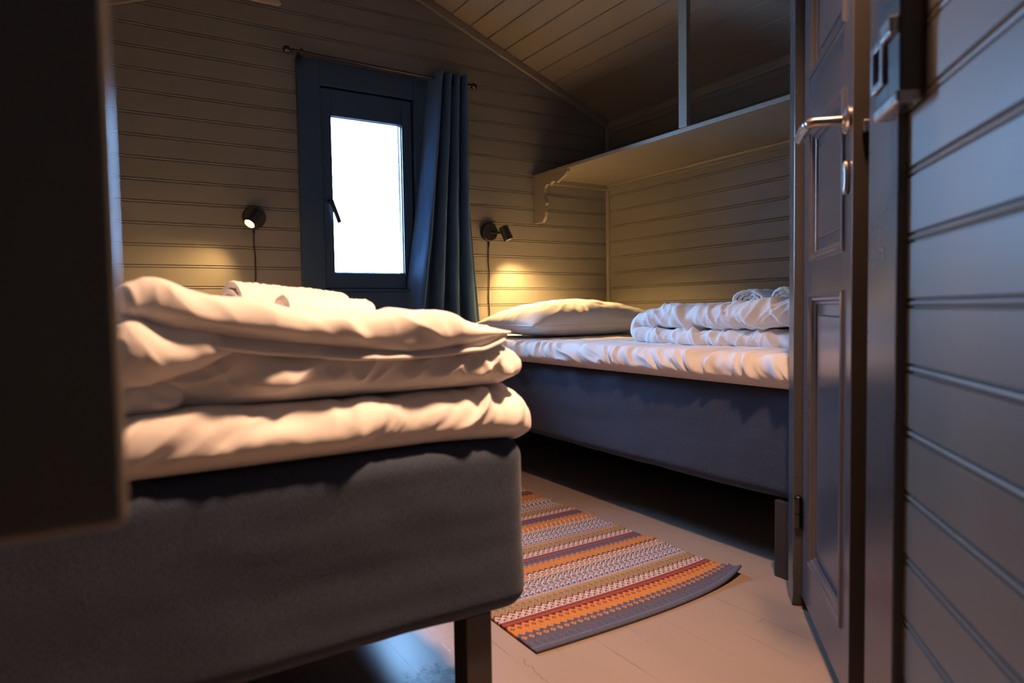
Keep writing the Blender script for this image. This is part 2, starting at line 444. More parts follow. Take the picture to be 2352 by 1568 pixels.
# sloped boarded ceiling, V joints every 9 cm along the slope
def ceiling_side(sgn):
    mb = MB(); L = (XR+0.1-RX) if sgn > 0 else (RX-XL+0.1)
    cs = math.sqrt(1+SL*SL); pitch = 0.1065; prof = []
    s = 0.0; S = L*cs
    prof.append((0, 0)); k = 1
    while k*pitch+0.0285 < S-0.01:
        c = k*pitch+0.0285; prof += [(c-0.0042, 0.0), (c-0.0018, 0.0060), (c+0.0018, 0.0060), (c+0.0042, 0.0)]; k += 1
    prof += [(S, 0), (S, 0.06), (0, 0.06)]
    def fn(y):
        def g(p):
            s_, d = p; x = sgn*s_/cs; return Vector((RX+x+sgn*d*SL/cs, y, RZ-abs(x)*SL+d/cs))
        return g
    mb.prism(prof, fn(YF-0.1), fn(YB+0.1))
    return mb
mb = ceiling_side(1); m2 = ceiling_side(-1); mb.add(m2.v, m2.f)
struct(mb.build('ceiling', M['ceil']))

# mouldings
def sloped_board(name, sgn, w=0.042, t=0.018):
    mb = MB(); xe = XR if sgn > 0 else XL
    pts = [(RX, ceil_z(RX)), (xe, ceil_z(xe))]
    vs = []
    for y in (YB, YB-t):
        for x, z in pts: vs += [(x, y, z), (x, y, z-w)]
    mb.add(vs, [(0,1,3,2),(4,6,7,5),(0,2,6,4),(1,5,7,3),(0,4,5,1),(2,3,7,6)])
    return struct(mb.build(name, M['trim'], bevel=0.005))
sloped_board('trim_1', 1); sloped_board('trim_2', -1)
def quarter(mb, p0, p1, a, b, r):
    """quarter-round bead in the corner spanned by unit vectors a, b"""
    a = Vector(a); b = Vector(b); prof = [(0, 0)]+[(r*math.cos(t), r*math.sin(t)) for t in np.linspace(0, PI/2, 6)]
    mb.prism(prof, lambda q: Vector(p0)+a*q[0]+b*q[1], lambda q: Vector(p1)+a*q[0]+b*q[1])
SZ = 1.425       # underside of the shelf
mb = MB(); quarter(mb, (XR, YB, 0), (XR, YB, ceil_z(XR)), (-1, 0, 0), (0, -1, 0), 0.016); struct(auto_smooth(mb.build('trim_3', M['trim'])))
mb = MB(); mb.box((XR-0.012, YF, ceil_z(XR)-0.045), (XR, YB-0.018, ceil_z(XR)-0.008)); struct(mb.build('trim_4', M['trim'], bevel=0.004))

# ---------------------------------------------------------------- window
GX0, GX1, GZ0, GZ1 = 0.941, 1.276, 0.916, 1.606
def frame_ring(mb, x0, x1, z0, z1, wl, wr, wb, wt, y0, y1):
    mb.box((x0, y0, z0), (x0+wl, y1, z1)); mb.box((x1-wr, y0, z0), (x1, y1, z1))
    mb.box((x0+wl, y0, z0), (x1-wr, y1, z0+wb)); mb.box((x0+wl, y0, z1-wt), (x1-wr, y1, z1))
win = empty('window_1', (1.1, YB, 0.85)); struct(win)
mb = MB(); frame_ring(mb, 0.792, 1.428, 0.62, 1.830, 0.100, 0.095, 0.212, 0.100, YB-0.020, YB+0.0)
mb.build('window_casing', M['frame'], win, bevel=0.003)
mb = MB(); frame_ring(mb, WX0-0.002, WX1+0.002, WZ0-0.06, WZ1+0.002, 0.046, 0.046, 0.06+0.046, 0.036, YB+0.030, YB+0.052)
mb.build('window_frame', M['frame'], win, bevel=0.002)
mb = MB(); frame_ring(mb, 0.889, 1.325, 0.845, 1.722, GX0-0.889, 1.325-GX1, GZ0-0.845, 1.722-GZ1, YB-0.004, YB+0.045)
mb.build('window_sash', M['frame'], win, bevel=0.003)
mb = MB()   # glazing bead
frame_ring(mb, GX0-0.004, GX1+0.012, GZ0-0.004, GZ1+0.014, 0.008, 0.016, 0.008, 0.018, YB+0.006, YB+0.030)
mb.build('glazing_bead', M['doorframe'], win, bevel=0.002)
mb = MB(); mb.box((GX0-0.002, YB+0.022, GZ0-0.002), (GX1+0.002, YB+0.027, GZ1+0.002)); mb.build('window_pane', M['glass'], win)
mb = MB(); mb.box((0.885, YB-0.034, 0.830), (1.335, YB-0.018, 0.842)); mb.build('window_sill', M['frame'], win, bevel=0.003)
mb = MB(); mb.lathe([(0.010, 0), (0.010, 0.006), (0.006, 0.010), (0.006, 0.028)], Matrix.Translation((0.925, YB-0.004, 1.228)) @ Matrix.Rotation(PI/2, 4, 'X'), 16)
mb.box((-0.0085, -0.008, -0.100), (0.0085, 0.004, 0.012), Matrix.Translation((0.925, YB-0.030, 1.228)) @ Matrix.Rotation(math.radians(-20), 4, 'Y'))
auto_smooth(mb.build('window_handle', M['darksteel'], win, bevel=0.002))

# ---------------------------------------------------------------- curtain and rod
rod = empty('curtain_rod', (1.14, YB-0.065, 1.838))
YR = YB-0.062
RZL, RZR = 1.838, 1.826
mb = MB(); mb.tube([(0.775, YR, RZL), (1.60, YR, RZR)], 0.0065, 12); auto_smooth(mb.build('rod', M['rod'], rod))
for xx, zz, sg in ((0.775, RZL, -1), (1.60, RZR, 1)):
    mb = MB(); mb.lathe([(0.0085, 0), (0.0085, 0.008), (0.006, 0.011), (0.006, 0.016), (0.011, 0.020), (0.0145, 0.026), (0.0155, 0.033), (0.0135, 0.041), (0.008, 0.046), (0.0, 0.048)],
             Matrix.Translation((xx, YR, zz)) @ Matrix.Rotation(sg*PI/2, 4, 'Y'), 20)
    auto_smooth(mb.build('finial', M['rod'], rod))
for xx, zz in ((0.803, RZL), (1.52, RZR)):
    mb = MB(); mb.box((xx-0.009, YB-0.026, zz-0.050), (xx+0.009, YB-0.020, zz+0.012)); mb.box((xx-0.005, YR-0.004, zz-0.018), (xx+0.005, YB-0.024, zz-0.010))
    mb.tube([(xx-0.006, YR, zz), (xx+0.006, YR, zz)], 0.0125, 16)
    auto_smooth(mb.build('bracket', M['rod'], rod))
tag(rod, 'thin dark curtain rod with ball finials above the window', 'curtain rod')

def make_curtain():
    """one pleated blue drop gathered at the right; the leading edge swings out over the casing lower down"""
    NU, NV = 260, 120
    ztop, zbot = 1.862, 0.635
    xl_t, xr_t = 1.412, 1.600
    u = np.linspace(0, 1, NU); v = np.linspace(0, 1, NV)
    U, Vv = np.meshgrid(u, v, indexing='ij')
    Z = lerp(ztop, zbot, Vv)
    sw = np.interp(Z, [0.05, 0.73, 0.95, 1.25, 1.55, 1.80, 1.87], [0.165, 0.148, 0.120, 0.075, 0.038, 0.010, 0.0])  # outward swing of leading edge
    rt = np.interp(Z, [0.05, 0.66, 0.9, 1.2, 1.87], [0.06, 0.045, 0.026, 0.004, 0.0])
    xl = xl_t-sw; xr = xr_t+rt
    # first half-fold: steep face turned to the window; then regular pleats
    f0 = 0.13
    npl = 3.6
    up = np.clip((U-f0)/(1-f0), 0, 1)
    first = np.clip(U/f0, 0, 1)
    wdt = xr-xl
    X = np.where(U < f0, xl+0.055*first*np.clip(wdt/0.30, 0.45, 1.0), lerp(xl+0.055*np.clip(wdt/0.30, 0.45, 1.0), xr, up))
    Ybase = YR-0.006
    Y = np.where(U < f0, Ybase+0.050-0.088*(3*first**2-2*first**3)*(1+0*Vv), Ybase-0.038*np.cos(2*PI*npl*up)*np.clip(1.15-0.35*up, 0, 1))
    X = X+0.008*np.sin(2*PI*npl*up*2+0.6)*(U > f0)*(0.3+0.7*Vv)*np.clip(up*8, 0, 1)
    P = np.stack([X.ravel(), Y.ravel(), Z.ravel()], 1)
    n = fbm(P*np.array([30, 30, 3.2]), 3, 5)-0.5
    P[:, 1] += n*0.010; P[:, 0] += (fbm(P*np.array([18, 18, 5]), 3, 9)-0.5)*0.010*Vv.ravel()
    fs = grid_faces(NU, NV)
    me = bpy.data.meshes.new('curtain'); me.from_pydata(P.tolist(), [], fs); me.update()
    o = link('curtain', me, M['curtain'], smooth=True)
    s = o.modifiers.new('thick', 'SOLIDIFY'); s.thickness = 0.0022; s.offset = 0
    tag(o, 'dark blue pleated curtain gathered at the right of the window', 'curtain')
    # steel eyelets around the rod
    for xx in (1.45, 1.545):
        mb = MB(); mb.tube([(xx+0.0015*math.sin(a)*0, YR+0.018*math.cos(a), RZR+0.002+0.018*math.sin(a)) for a in np.linspace(0, 2*PI, 25)], 0.003, 8, caps=False)
        e = mb.build('eyelet', M['steel'], o, smooth=True)
make_curtain()

# batten high on the back wall
mb = MB(); prof = [(0.30, 2.028), (0.728, 2.028), (0.742, 2.038), (0.728, 2.055), (0.30, 2.055)]
mb.prism([(x, z+0.004) for x, z in prof], lambda p: Vector((p[0], YB, p[1])), lambda p: Vector((p[0], YB-0.012, p[1])))
tag(mb.build('wall_batten', M['white'], bevel=0.002), 'pale wooden strip with clipped end high on the boarded wall', 'batten')

# ---------------------------------------------------------------- shelf
def make_shelf():
    sh = empty('wall_shelf', (2.26, 2.2, SZ))
    X0 = 2.012
    mb = MB(); mb.box((X0, 0.98, SZ), (XR-0.001, YB-0.001, SZ+0.017)); mb.build('shelf_board', M['shelf'], sh, bevel=0.0015)
    mb = MB(); mb.box((XR-0.019, 0.98, SZ-0.024), (XR-0.001, YB-0.02, SZ)); quarter(mb, (XR-0.019, 0.98, SZ), (XR-0.019, YB-0.02, SZ), (-1, 0, 0), (0, 0, -1), 0.010)
    mb.build('cleat', M['trim'], sh, bevel=0.002)
    mb = MB(); mb.box((2.035, YB-0.018, SZ-0.024), (XR-0.001, YB-0.001, SZ)); mb.build('cleat', M['trim'], sh, bevel=0.002)
    # post to the ceiling
    mb = MB(); mb.box((2.002, 1.905, SZ+0.017), (2.024, 1.948, ceil_z(2.026)+0.0)); mb.build('post', M['shelf'], sh, bevel=0.0015)
    # scrolled bracket against the back wall: outline in (distance from wall, z)
    pr = [(0.0, SZ), (0.305, SZ), (0.300, SZ-0.014), (0.285, SZ-0.026), (0.250, SZ-0.040), (0.222, SZ-0.050), (0.208, SZ-0.056), (0.196, SZ-0.046), (0.176, SZ-0.043), (0.158, SZ-0.052),
          (0.152, SZ-0.062), (0.140, SZ-0.052), (0.120, SZ-0.050), (0.104, SZ-0.064), (0.096, SZ-0.088), (0.098, SZ-0.108), (0.112, SZ-0.124),
          (0.116, SZ-0.142), (0.106, SZ-0.156), (0.110, SZ-0.170), (0.112, SZ-0.190), (0.104, SZ-0.212), (0.092, SZ-0.228), (0.082, SZ-0.238), (0.0, SZ-0.238)]
    mb = MB(); mb.prism(pr, lambda p: Vector((X0+0.002, YB-p[0], p[1])), lambda p: Vector((X0+0.020, YB-p[0], p[1])))
    mb.build('scrolled_bracket', M['shelf'], sh, bevel=0.0015)
    tag(sh, 'olive painted wall shelf over the far bed with post and bracket', 'shelf')
make_shelf()

# ---------------------------------------------------------------- wall lamps
def dir_matrix(loc, d):
    d = Vector(d).normalized(); q = d.to_track_quat('Z', 'Y'); return Matrix.Translation(loc) @ q.to_matrix().to_4x4()
def wall_lamp(x, z, aim, head_off, label, cord_pts, power):
    t = empty('wall_lamp', (x, YB, z))
    mb = MB(); mb.lathe([(0.046, 0), (0.046, 0.018), (0.043, 0.022), (0.0, 0.022)], Matrix.Translation((x, YB, z)) @ Matrix.Rotation(PI/2, 4, 'X'), 40)
    auto_smooth(mb.build('wall_plate', M['black'], t))
    hc = Vector((x, YB, z))+Vector(head_off)
    mb = MB(); mb.tube([(x, YB-0.018, z), (x+head_off[0]*0.4, YB-0.040, z+head_off[2]*0.4), tuple(hc)], 0.006, 12); auto_smooth(mb.build('swivel_arm', M['black'], t))
    d = Vector(aim).normalized(); Mx = dir_matrix(hc, d)
    mb = MB(); mb.lathe([(0.0, -0.036), (0.022, -0.036), (0.0245, -0.033), (0.0245, 0.036), (0.0225, 0.036), (0.0215, 0.012), (0.020, -0.006), (0.0, -0.008)], Mx, 36)
    auto_smooth(mb.build('lamp_head', M['black'], t))
    mb = MB(); mb.lathe([(0.0, 0.026), (0.009, 0.025), (0.0165, 0.021), (0.0195, 0.014), (0.0195, 0.012), (0.0, 0.011)], Mx, 28)
    bl = mb.build('bulb', M['bulb'], t, smooth=True)
    mb = MB(); mb.tube(cord_pts, 0.0028, 8); mb.tube([cord_pts[0], (cord_pts[0][0], cord_pts[0][1], cord_pts[0][2]-0.022)], 0.0048, 10)
    auto_smooth(mb.build('cord', M['cord'], t))
    l = bpy.data.lights.new('wall_lamp_light', 'SPOT'); l.energy = power; l.color = (1.0, 0.57, 0.20); l.spot_size = math.radians(116); l.spot_blend = 0.85
    l.shadow_soft_size = 0.014
    lo = bpy.data.objects.new('wall_lamp_light', l); COL.objects.link(lo); lo.matrix_world = dir_matrix(hc+d*0.040, -d)
    lo.parent = t; lo.matrix_parent_inverse = Matrix.Translation(-Vector(t.location))
    tag(t, label, 'wall lamp')
    return t
def cord_line(x, y, z0, z1, seed, dx=0.0):
    r = random.Random(seed); pts = []
    for i in range(26):
        s = i/25; pts.append((x+dx*s+0.0018*math.sin(s*23+seed)+r.uniform(-.0008, .0008), y+0.001*math.sin(s*17), lerp(z0, z1, s)))
    return pts
wall_lamp(0.602, 1.140, (-0.58, -0.36, -0.74), (-0.014, -0.075, -0.012),
          'black round wall lamp left of the window, its lit opening showing', cord_line(0.600, YB-0.006, 1.096, 0.40, 3, 0.006), 40)
wall_lamp(1.735, 1.131, (0.30, -0.24, -0.92), (0.050, -0.092, -0.012),
          'black round wall lamp right of the curtain, aimed at the pillow', cord_line(1.733, YB-0.006, 1.089, 0.40, 8, -0.004), 88)

# ceiling downlight body
def make_downlight_body():
    t = empty('ceiling_downlight', (LAMP.x, LAMP.y, ceil_z(LAMP.x)))
    Mx = Matrix.Translation(LAMP) @ (-LAMP_AIM).to_track_quat('Z', 'Y').to_matrix().to_4x4()
    mb = MB(); mb.lathe([(0.062, -0.055), (0.064, -0.055), (0.064, 0.05), (0.030, 0.085), (0.010, 0.088), (0.010, 0.16), (0.0, 0.16)], Mx, 40, False)
    mb.lathe([(0.062, -0.055), (0.060, 0.045), (0.0, 0.05)], Mx, 40, False)
    auto_smooth(mb.build('lamp_shade', M['black'], t))
    mb = MB(); mb.lathe([(0.0, 0.0), (0.020, 0.004), (0.028, 0.018), (0.024, 0.034), (0.012, 0.045), (0.0, 0.046)], Mx @ Matrix.Translation((0, 0, 0.004)), 24)
    mb.build('bulb', M['dlbulb'], t, smooth=True)
    tag(t, 'ceiling downlight hanging above the foot of the near bed', 'ceiling lamp')
make_downlight_body()

# ================================================================== BEDS
def bed(name, x0, x1, y0, y1, zb, zt, label, legs):
    t = empty(name, (0.5*(x0+x1), 0.5*(y0+y1), 0))
    nx, ny, nz = 60, 110, 26
    P, F = rbox(nx, ny, nz, (0.10, 0.045, 0.24))
    Q = np.empty_like(P)
    Q[:, 0] = lerp(x0, x1, (P[:, 0]+1)/2); Q[:, 1] = lerp(y0, y1, (P[:, 1]+1)/2); Q[:, 2] = lerp(zb, zt, (P[:, 2]+1)/2)
    Nn = vnormals(Q, F)
    d = (fbm(Q*np.array([5, 5, 9]), 3, 21)-0.5)*0.010+(fbm(Q*np.array([3, 3, 30]), 2, 31)-0.5)*0.004
    Q = Q+Nn*d[:, None]; Q[:, 2] = np.clip(Q[:, 2], zb, zt)
    np_obj('mattress_base', [(Q, F)], M['bed'], t)
    for (lx, ly) in legs:
        mb = MB(); mb.box((lx, ly, 0), (lx+0.050, ly+0.050, zb+0.004)); mb.build('leg', M['leg'], t, bevel=0.002)
    tag(t, label, 'bed')
    return t
bed('bed', -0.262, 0.652, 0.992, 2.975, 0.209, 0.516, 'near bed with charcoal upholstered base, foot end towards the viewer',
    [(0.529, 1.012), (-0.18, 1.012), (0.529, 2.86), (-0.18, 2.86)])
bed('bed', 1.566, 2.495, 0.985, 2.975, 0.207, 0.512, 'far bed with charcoal upholstered base standing under the wall shelf',
    [(1.566, 1.125), (2.40, 1.125), (1.566, 2.86), (2.40, 2.86)])

def wrinkle(Q, spec):
    """spec: list of (direction matrix rows scale, seed, amp, power)"""
    d = np.zeros(len(Q))
    wv = np.stack([fbm(Q*6, 2, 900+i)-0.5 for i in range(3)], 1)*0.10
    for (A, seed, amp, k) in spec:
        q = (Q+wv)@np.array(A).T; d += (ridged(q, seed, k)-0.35)*amp
    return d
def layer(x0, x1, yf, yb, zb, zt, rr, n, spec, soft=0.006, seed=1, floor=None, warp=None):
    """yf(x), zb(x,y), zt(x,y) functions"""
    P, F = rbox(*n, rr); t = (P+1)/2
    X = lerp(x0, x1, t[:, 0]); Yf = yf(X) if callable(yf) else yf+0*X
    Yy = Yf+(yb-Yf)*t[:, 1]
    B = zb(X, Yy) if callable(zb) else zb+0*X; T = zt(X, Yy) if callable(zt) else zt+0*X
    Q = np.stack([X, Yy, B+(T-B)*t[:, 2]], 1)
    if warp is not None: Q = warp(Q, P)
    Nn = vnormals(Q, F)
    d = (fbm(Q*14, 3, seed)-0.5)*2*soft+wrinkle(Q, spec)
    # wrinkles fade on the underside
    d = d*np.clip(1+Nn[:, 2]*1.3+0.3, 0.0, 1.0)*(0.12+0.88*sstep(-1.0, 0.0, P[:, 2]))
    Q = Q+Nn*d[:, None]
    if floor is not None: Q[:, 2] = np.maximum(Q[:, 2], floor)
    return Q, F
def I(xs, ys): return lambda x, y=None: np.interp(x, xs, ys)

# near bed: topper ------------------------------------------------
dia = lambda s1, s2, k: [[k*s1, 0, -k*s2], [0, 3.0, 0], [2.0, 0, 2.0]]
def topper_near():
    zb = lambda x, y: 0.518-0.014*sstep(0.60, 0.69, x)*sstep(1.3, 1.0, y)
    zt = lambda x, y: 0.604-0.030*sstep(0.56, 0.69, x)+0*y
    spec = [([[6, 0, -13], [0, 4.0, 0], [2.0, 0, 2.0]], 41, 0.014, 1.5), ([[22, 4, -27], [0, 6.0, 0], [3.0, 0, 3.0]], 47, 0.009, 1.3),
            ([[10, 3, -24], [0, 5.0, 0], [2.5, 0, 2.5]], 43, 0.017, 3.0), ([[26, 7, -38], [0, 9.0, 0], [5.0, 0, 5.0]], 49, 0.0035, 2.2), ([[5, 0, 4], [0, 12, 0], [4, 0, 12]], 52, 0.004, 2)]
    def warp(Q, P):
        k = sstep(0.45, 0.70, Q[:, 0])*sstep(1.5, 1.0, Q[:, 1]); Q[:, 2] -= 0.010*k
        Q[:, 1] += 0.045*sstep(0.60, 0.70, Q[:, 0])*(Q[:, 1] < 1.3)
        return Q
    Q, F = layer(-0.262, 0.690, lambda x: 0.990+0.0*x, 2.97, zb, zt, (0.10, 0.05, 1.0), (280, 280, 34), spec, 0.005, 3, warp=warp)
    Q[:, 2] = np.where(Q[:, 2] > 0.606, 0.606+0.35*(Q[:, 2]-0.606), Q[:, 2])
    o = np_obj('mattress_topper', [(Q, F)], M['linen'])
    tag(o, 'white sheeted mattress topper lying on the near bed', 'mattress topper')
topper_near()

# near bed: folded duvet, three folds stacked -------------------------
def duvet_near():
    parts = []
    spec2 = [([[9, 2, -22], [0, 5.0, 0], [5.0, 0, 2.0]], 61, 0.013, 1.9), ([[22, 6, 18], [0, 9.0, 0], [4.0, 0, 4.0]], 67, 0.006, 2.0)]
    # lowest, thickest fold
    zb = lambda x, y: 0.606+0*x
    zt = I([-0.20, 0.145, 0.271, 0.408, 0.485, 0.576, 0.642, 0.66], [0.712, 0.706, 0.694, 0.682, 0.680, 0.676, 0.668, 0.655])
    Q, F = layer(-0.10, 0.655, lambda x: np.interp(x, [-.1, 0.08, 0.2, 0.6, 0.66], [1.05, 1.02, 1.0, 1.0, 1.03]), 1.78, zb, zt, (0.14, 0.12, 1.0), (240, 160, 34),
                 [([[8, 2, -17], [0, 5.0, 0], [4.0, 0, 2.0]], 61, 0.020, 1.4), ([[19, 6, 16], [0, 9.0, 0], [4.0, 0, 4.0]], 67, 0.010, 1.3), ([[13, 6, -30], [0, 9.0, 0], [4.0, 0, 4.0]], 68, 0.010, 3), ([[24, 6, 20], [0, 9.0, 0], [4.0, 0, 4.0]], 69, 0.005, 2.5)], 0.008, 5, floor=0.610)
    parts.append((Q, F))
    # thin shaded folds and hem under the top fold
    zh = I([0.02, 0.065, 0.138, 0.207, 0.268, 0.334, 0.426, 0.480, 0.554, 0.588, 0.61], [0.716, 0.711, 0.692, 0.680, 0.673, 0.665, 0.662, 0.664, 0.669, 0.680, 0.690])
    za = I([0.02, 0.065, 0.138, 0.182, 0.266, 0.331, 0.423, 0.476, 0.524, 0.591, 0.62], [0.738, 0.730, 0.713, 0.705, 0.695, 0.686, 0.676, 0.679, 0.684, 0.696, 0.70])
    Q, F = layer(0.00, 0.612, lambda x: 0.990+0*x, 1.66, zh, lambda x, y: za(x)+0.006, (0.04, 0.03, 1.0), (220, 110, 12),
                 [([[9, 2, 14], [0, 5.0, 0], [5.0, 0, 2.0]], 71, 0.007, 1.3), ([[30, 6, 40], [0, 9.0, 0], [4.0, 0, 4.0]], 77, 0.003, 1.3)], 0.004, 6)
    parts.append((Q, F))
    Q, F = layer(0.09, 0.600, lambda x: 0.980+0.004*np.sin(x*30), 1.5, lambda x, y: zh(x)+0.001, lambda x, y: zh(x)+0.009, (0.03, 0.02, 1.0), (200, 60, 6),
                 [([[12, 2, 2], [0, 5.0, 0], [5.0, 0, 2.0]], 81, 0.005, 1.4)], 0.003, 8)
    parts.append((Q, F))
    # top fold: crest at the left corner, long dip, hump at the right
    fr = I([0.02, 0.047, 0.062, 0.082, 0.123, 0.158, 0.207, 0.267, 0.381, 0.424, 0.477, 0.509, 0.541, 0.60, 0.63], [0.768, 0.777, 0.782, 0.779, 0.766, 0.757, 0.749, 0.738, 0.733, 0.737, 0.736, 0.730, 0.716, 0.703, 0.698])
    def zt3(x, y):
        b = np.interp(y, [1.0, 1.16, 1.20, 1.30, 1.36, 1.7], [0.72, 0.70, 0.688, 0.690, 0.700, 0.700])+0.06*sstep(0.16, 0.05, x)*sstep(1.5, 1.1, y)
        return lerp(fr(x), b, sstep(1.03, 1.19, y))
    Q, F = layer(0.030, 0.618, lambda x: np.interp(x, [0, 0.1, 0.5, 0.61], [0.985, 0.972, 0.970, 0.985]), 1.72, za, zt3, (0.08, 0.05, 1.0), (240, 200, 26),
                 [([[8, 5, 0], [3, 9.0, 0], [0, 0, 6.0]], 91, 0.006, 1.4), ([[5, 14, 0], [3, 4.0, 0], [0, 0, 6.0]], 95, 0.004, 1.6), ([[12, 3, 12], [0, 9.0, 0], [4.0, 0, 4.0]], 97, 0.008, 4)], 0.006, 10)
    parts.append((Q, F))
    # bunched fold ends at the left side of the stack
    Q, F = layer(-0.20, 0.160, lambda x: np.interp(x, [-0.2, 0.05, 0.16], [1.02, 0.972, 0.990]), 1.5, lambda x, y: np.interp(x, [-0.2, 0.06, 0.16], [0.640, 0.648, 0.675]), lambda x, y: np.interp(x, [-0.2, 0.02, 0.1, 0.16], [0.715, 0.735, 0.722, 0.708]), (0.22, 0.08, 1.0), (130, 120, 34),
                 [([[16, 4, -20], [0, 7.0, 0], [5.0, 0, 9.0]], 101, 0.022, 1.4), ([[34, 6, 28], [0, 9.0, 0], [4.0, 0, 4.0]], 107, 0.010, 1.3)], 0.010, 11, floor=0.610)
    parts.append((Q, F))
    Q, F = layer(-0.20, 0.110, lambda x: 1.000+0*x, 1.5, 0.607, lambda x, y: np.interp(x, [-0.2, 0.02, 0.11], [0.66, 0.668, 0.655]), (0.25, 0.09, 1.0), (110, 100, 26),
                 [([[22, 4, -12], [0, 7.0, 0], [5.0, 0, 9.0]], 111, 0.018, 1.4), ([[34, 6, 28], [0, 9.0, 0], [4.0, 0, 4.0]], 117, 0.008, 1.3)], 0.008, 12, floor=0.610)
    parts.append((Q, F))
    o = np_obj('folded_duvet', parts, M['linen'])
    tag(o, 'thick white duvet folded in layers on the foot of the near bed', 'duvet')
duvet_near()

# far bed: topper -------------------------------------------------
def topper_far():
    zb = lambda x, y: 0.514+0*x
    zt = lambda x, y: 0.603+0.003*np.sin(y*7)
    spec = [([[3, 9, -14], [5, 0, 0], [0, 2.5, 2.5]], 141, 0.018, 1.5), ([[6, 20, -30], [7, 0, 0], [0, 4, 4]], 147, 0.009, 1.3), ([[8, 14, -22], [5, 0, 0], [0, 4, 4]], 149, 0.016, 3.2), ([[8, 30, -40], [5, 0, 0], [0, 4, 4]], 151, 0.004, 2.5)]
    # flip so x low edge is the rounded aisle edge
    Q, F = layer(1.532, 2.500, lambda x: 0.99+0*x, 2.97, zb, zt, (0.11, 0.05, 1.0), (170, 420, 30), spec, 0.004, 13)
    Q[:, 2] = np.where(Q[:, 2] > 0.606, 0.606+0.35*(Q[:, 2]-0.606), Q[:, 2])
    o = np_obj('mattress_topper', [(Q, F)], M['linen'])
    tag(o, 'white sheeted mattress topper lying on the far bed', 'mattress topper')
topper_far()

def pillow(name, cx, cy, hx, hy, T, zbase, rz, label, seed, sag=0.0):
    nu, nv = 120, 90
    u = np.linspace(-1, 1, nu); v = np.linspace(-1, 1, nv); U, V_ = np.meshgrid(u, v, indexing='ij')
    prof = ((1-np.abs(U)**2.6)*(1-np.abs(V_)**2.6))**0.62
    pinch = 1-0.055*(1-np.abs(V_)**2)*np.abs(U)**4; pinch2 = 1-0.06*(1-np.abs(U)**2)*np.abs(V_)**4
    X = U*hx*pinch; Y_ = V_*hy*pinch2
    up = T*0.66*prof; dn = -T*0.34*prof**0.55
    def sh(Zz, s, amp):
        P = np.stack([X.ravel(), Y_.ravel(), Zz.ravel()], 1)
        rad = np.sqrt(U.ravel()**2+V_.ravel()**2)
        w_ = (fbm(P*9, 3, s)-0.5)*0.03*prof.ravel()
        # creases gather towards the corners and short sides
        ang = np.arctan2(P[:, 1], P[:, 0])
        cr = (ridged(np.stack([ang*6, rad*1.2, 0*ang], 1), s+3, 2.0)-0.3)*0.010*np.clip(rad-0.45, 0, 1)*np.sign(prof.ravel())
        P[:, 2] += (w_+cr*(prof.ravel() > 0.02))*amp
        return P
    A = sh(up, seed, 1.0); B = sh(dn, seed+50, 0.3)
    c, s = math.cos(rz), math.sin(rz); base = -B[:, 2].min()
    out = []
    for P, flip in ((A, False), (B, True)):
        Q = np.stack([cx+P[:, 0]*c-P[:, 1]*s, cy+P[:, 0]*s+P[:, 1]*c, zbase+base+P[:, 2]], 1)
        f = grid_faces(nu, nv); f = [q[::-1] for q in f] if flip else f
        out.append((Q, f))
    V = np.vstack([out[0][0], out[1][0]]); n = len(out[0][0])
    F = out[0][1]+[tuple(i+n for i in q) for q in out[1][1]]
    me = bpy.data.meshes.new(name); me.from_pydata(V.tolist(), [], F); me.update()
    bm = bmesh.new(); bm.from_mesh(me); bmesh.ops.remove_doubles(bm, verts=bm.verts, dist=0.0008); bmesh.ops.recalc_face_normals(bm, faces=bm.faces); bm.to_mesh(me); bm.free()
    o = link(name, me, M['linen'], smooth=True)
    # piped seam round the edge
    ring = []
    for a in np.linspace(-1, 1, 50): ring.append((a, -1))
    for a in np.linspace(-1, 1, 40)[1:]: ring.append((1, a))
    for a in np.linspace(1, -1, 50)[1:]: ring.append((a, 1))
    for a in np.linspace(1, -1, 40)[1:]: ring.append((-1, a))
    pts = []
    for (a, b_) in ring:
        x = a*hx*(1-0.055*(1-abs(b_)**2)*abs(a)**4); y = b_*hy*(1-0.06*(1-abs(a)**2)*abs(b_)**4)
        pts.append((cx+x*c-y*s, cy+x*s+y*c, zbase+base))
    mb = MB(); mb.tube(pts, 0.0028, 6, caps=False); mb.build('seam', M['linen'], o, smooth=True)
    tag(o, label, 'pillow')
    return o
pillow('pillow', 1.990, 2.635, 0.425, 0.262, 0.165, 0.610, 0.03, 'plump white pillow at the head of the far bed under its lamp', 201)
pillow('pillow', 0.00, 2.66, 0.20, 0.28, 0.15, 0.611, 0.0, 'white pillow at the head of the near bed behind the folded duvet', 231)

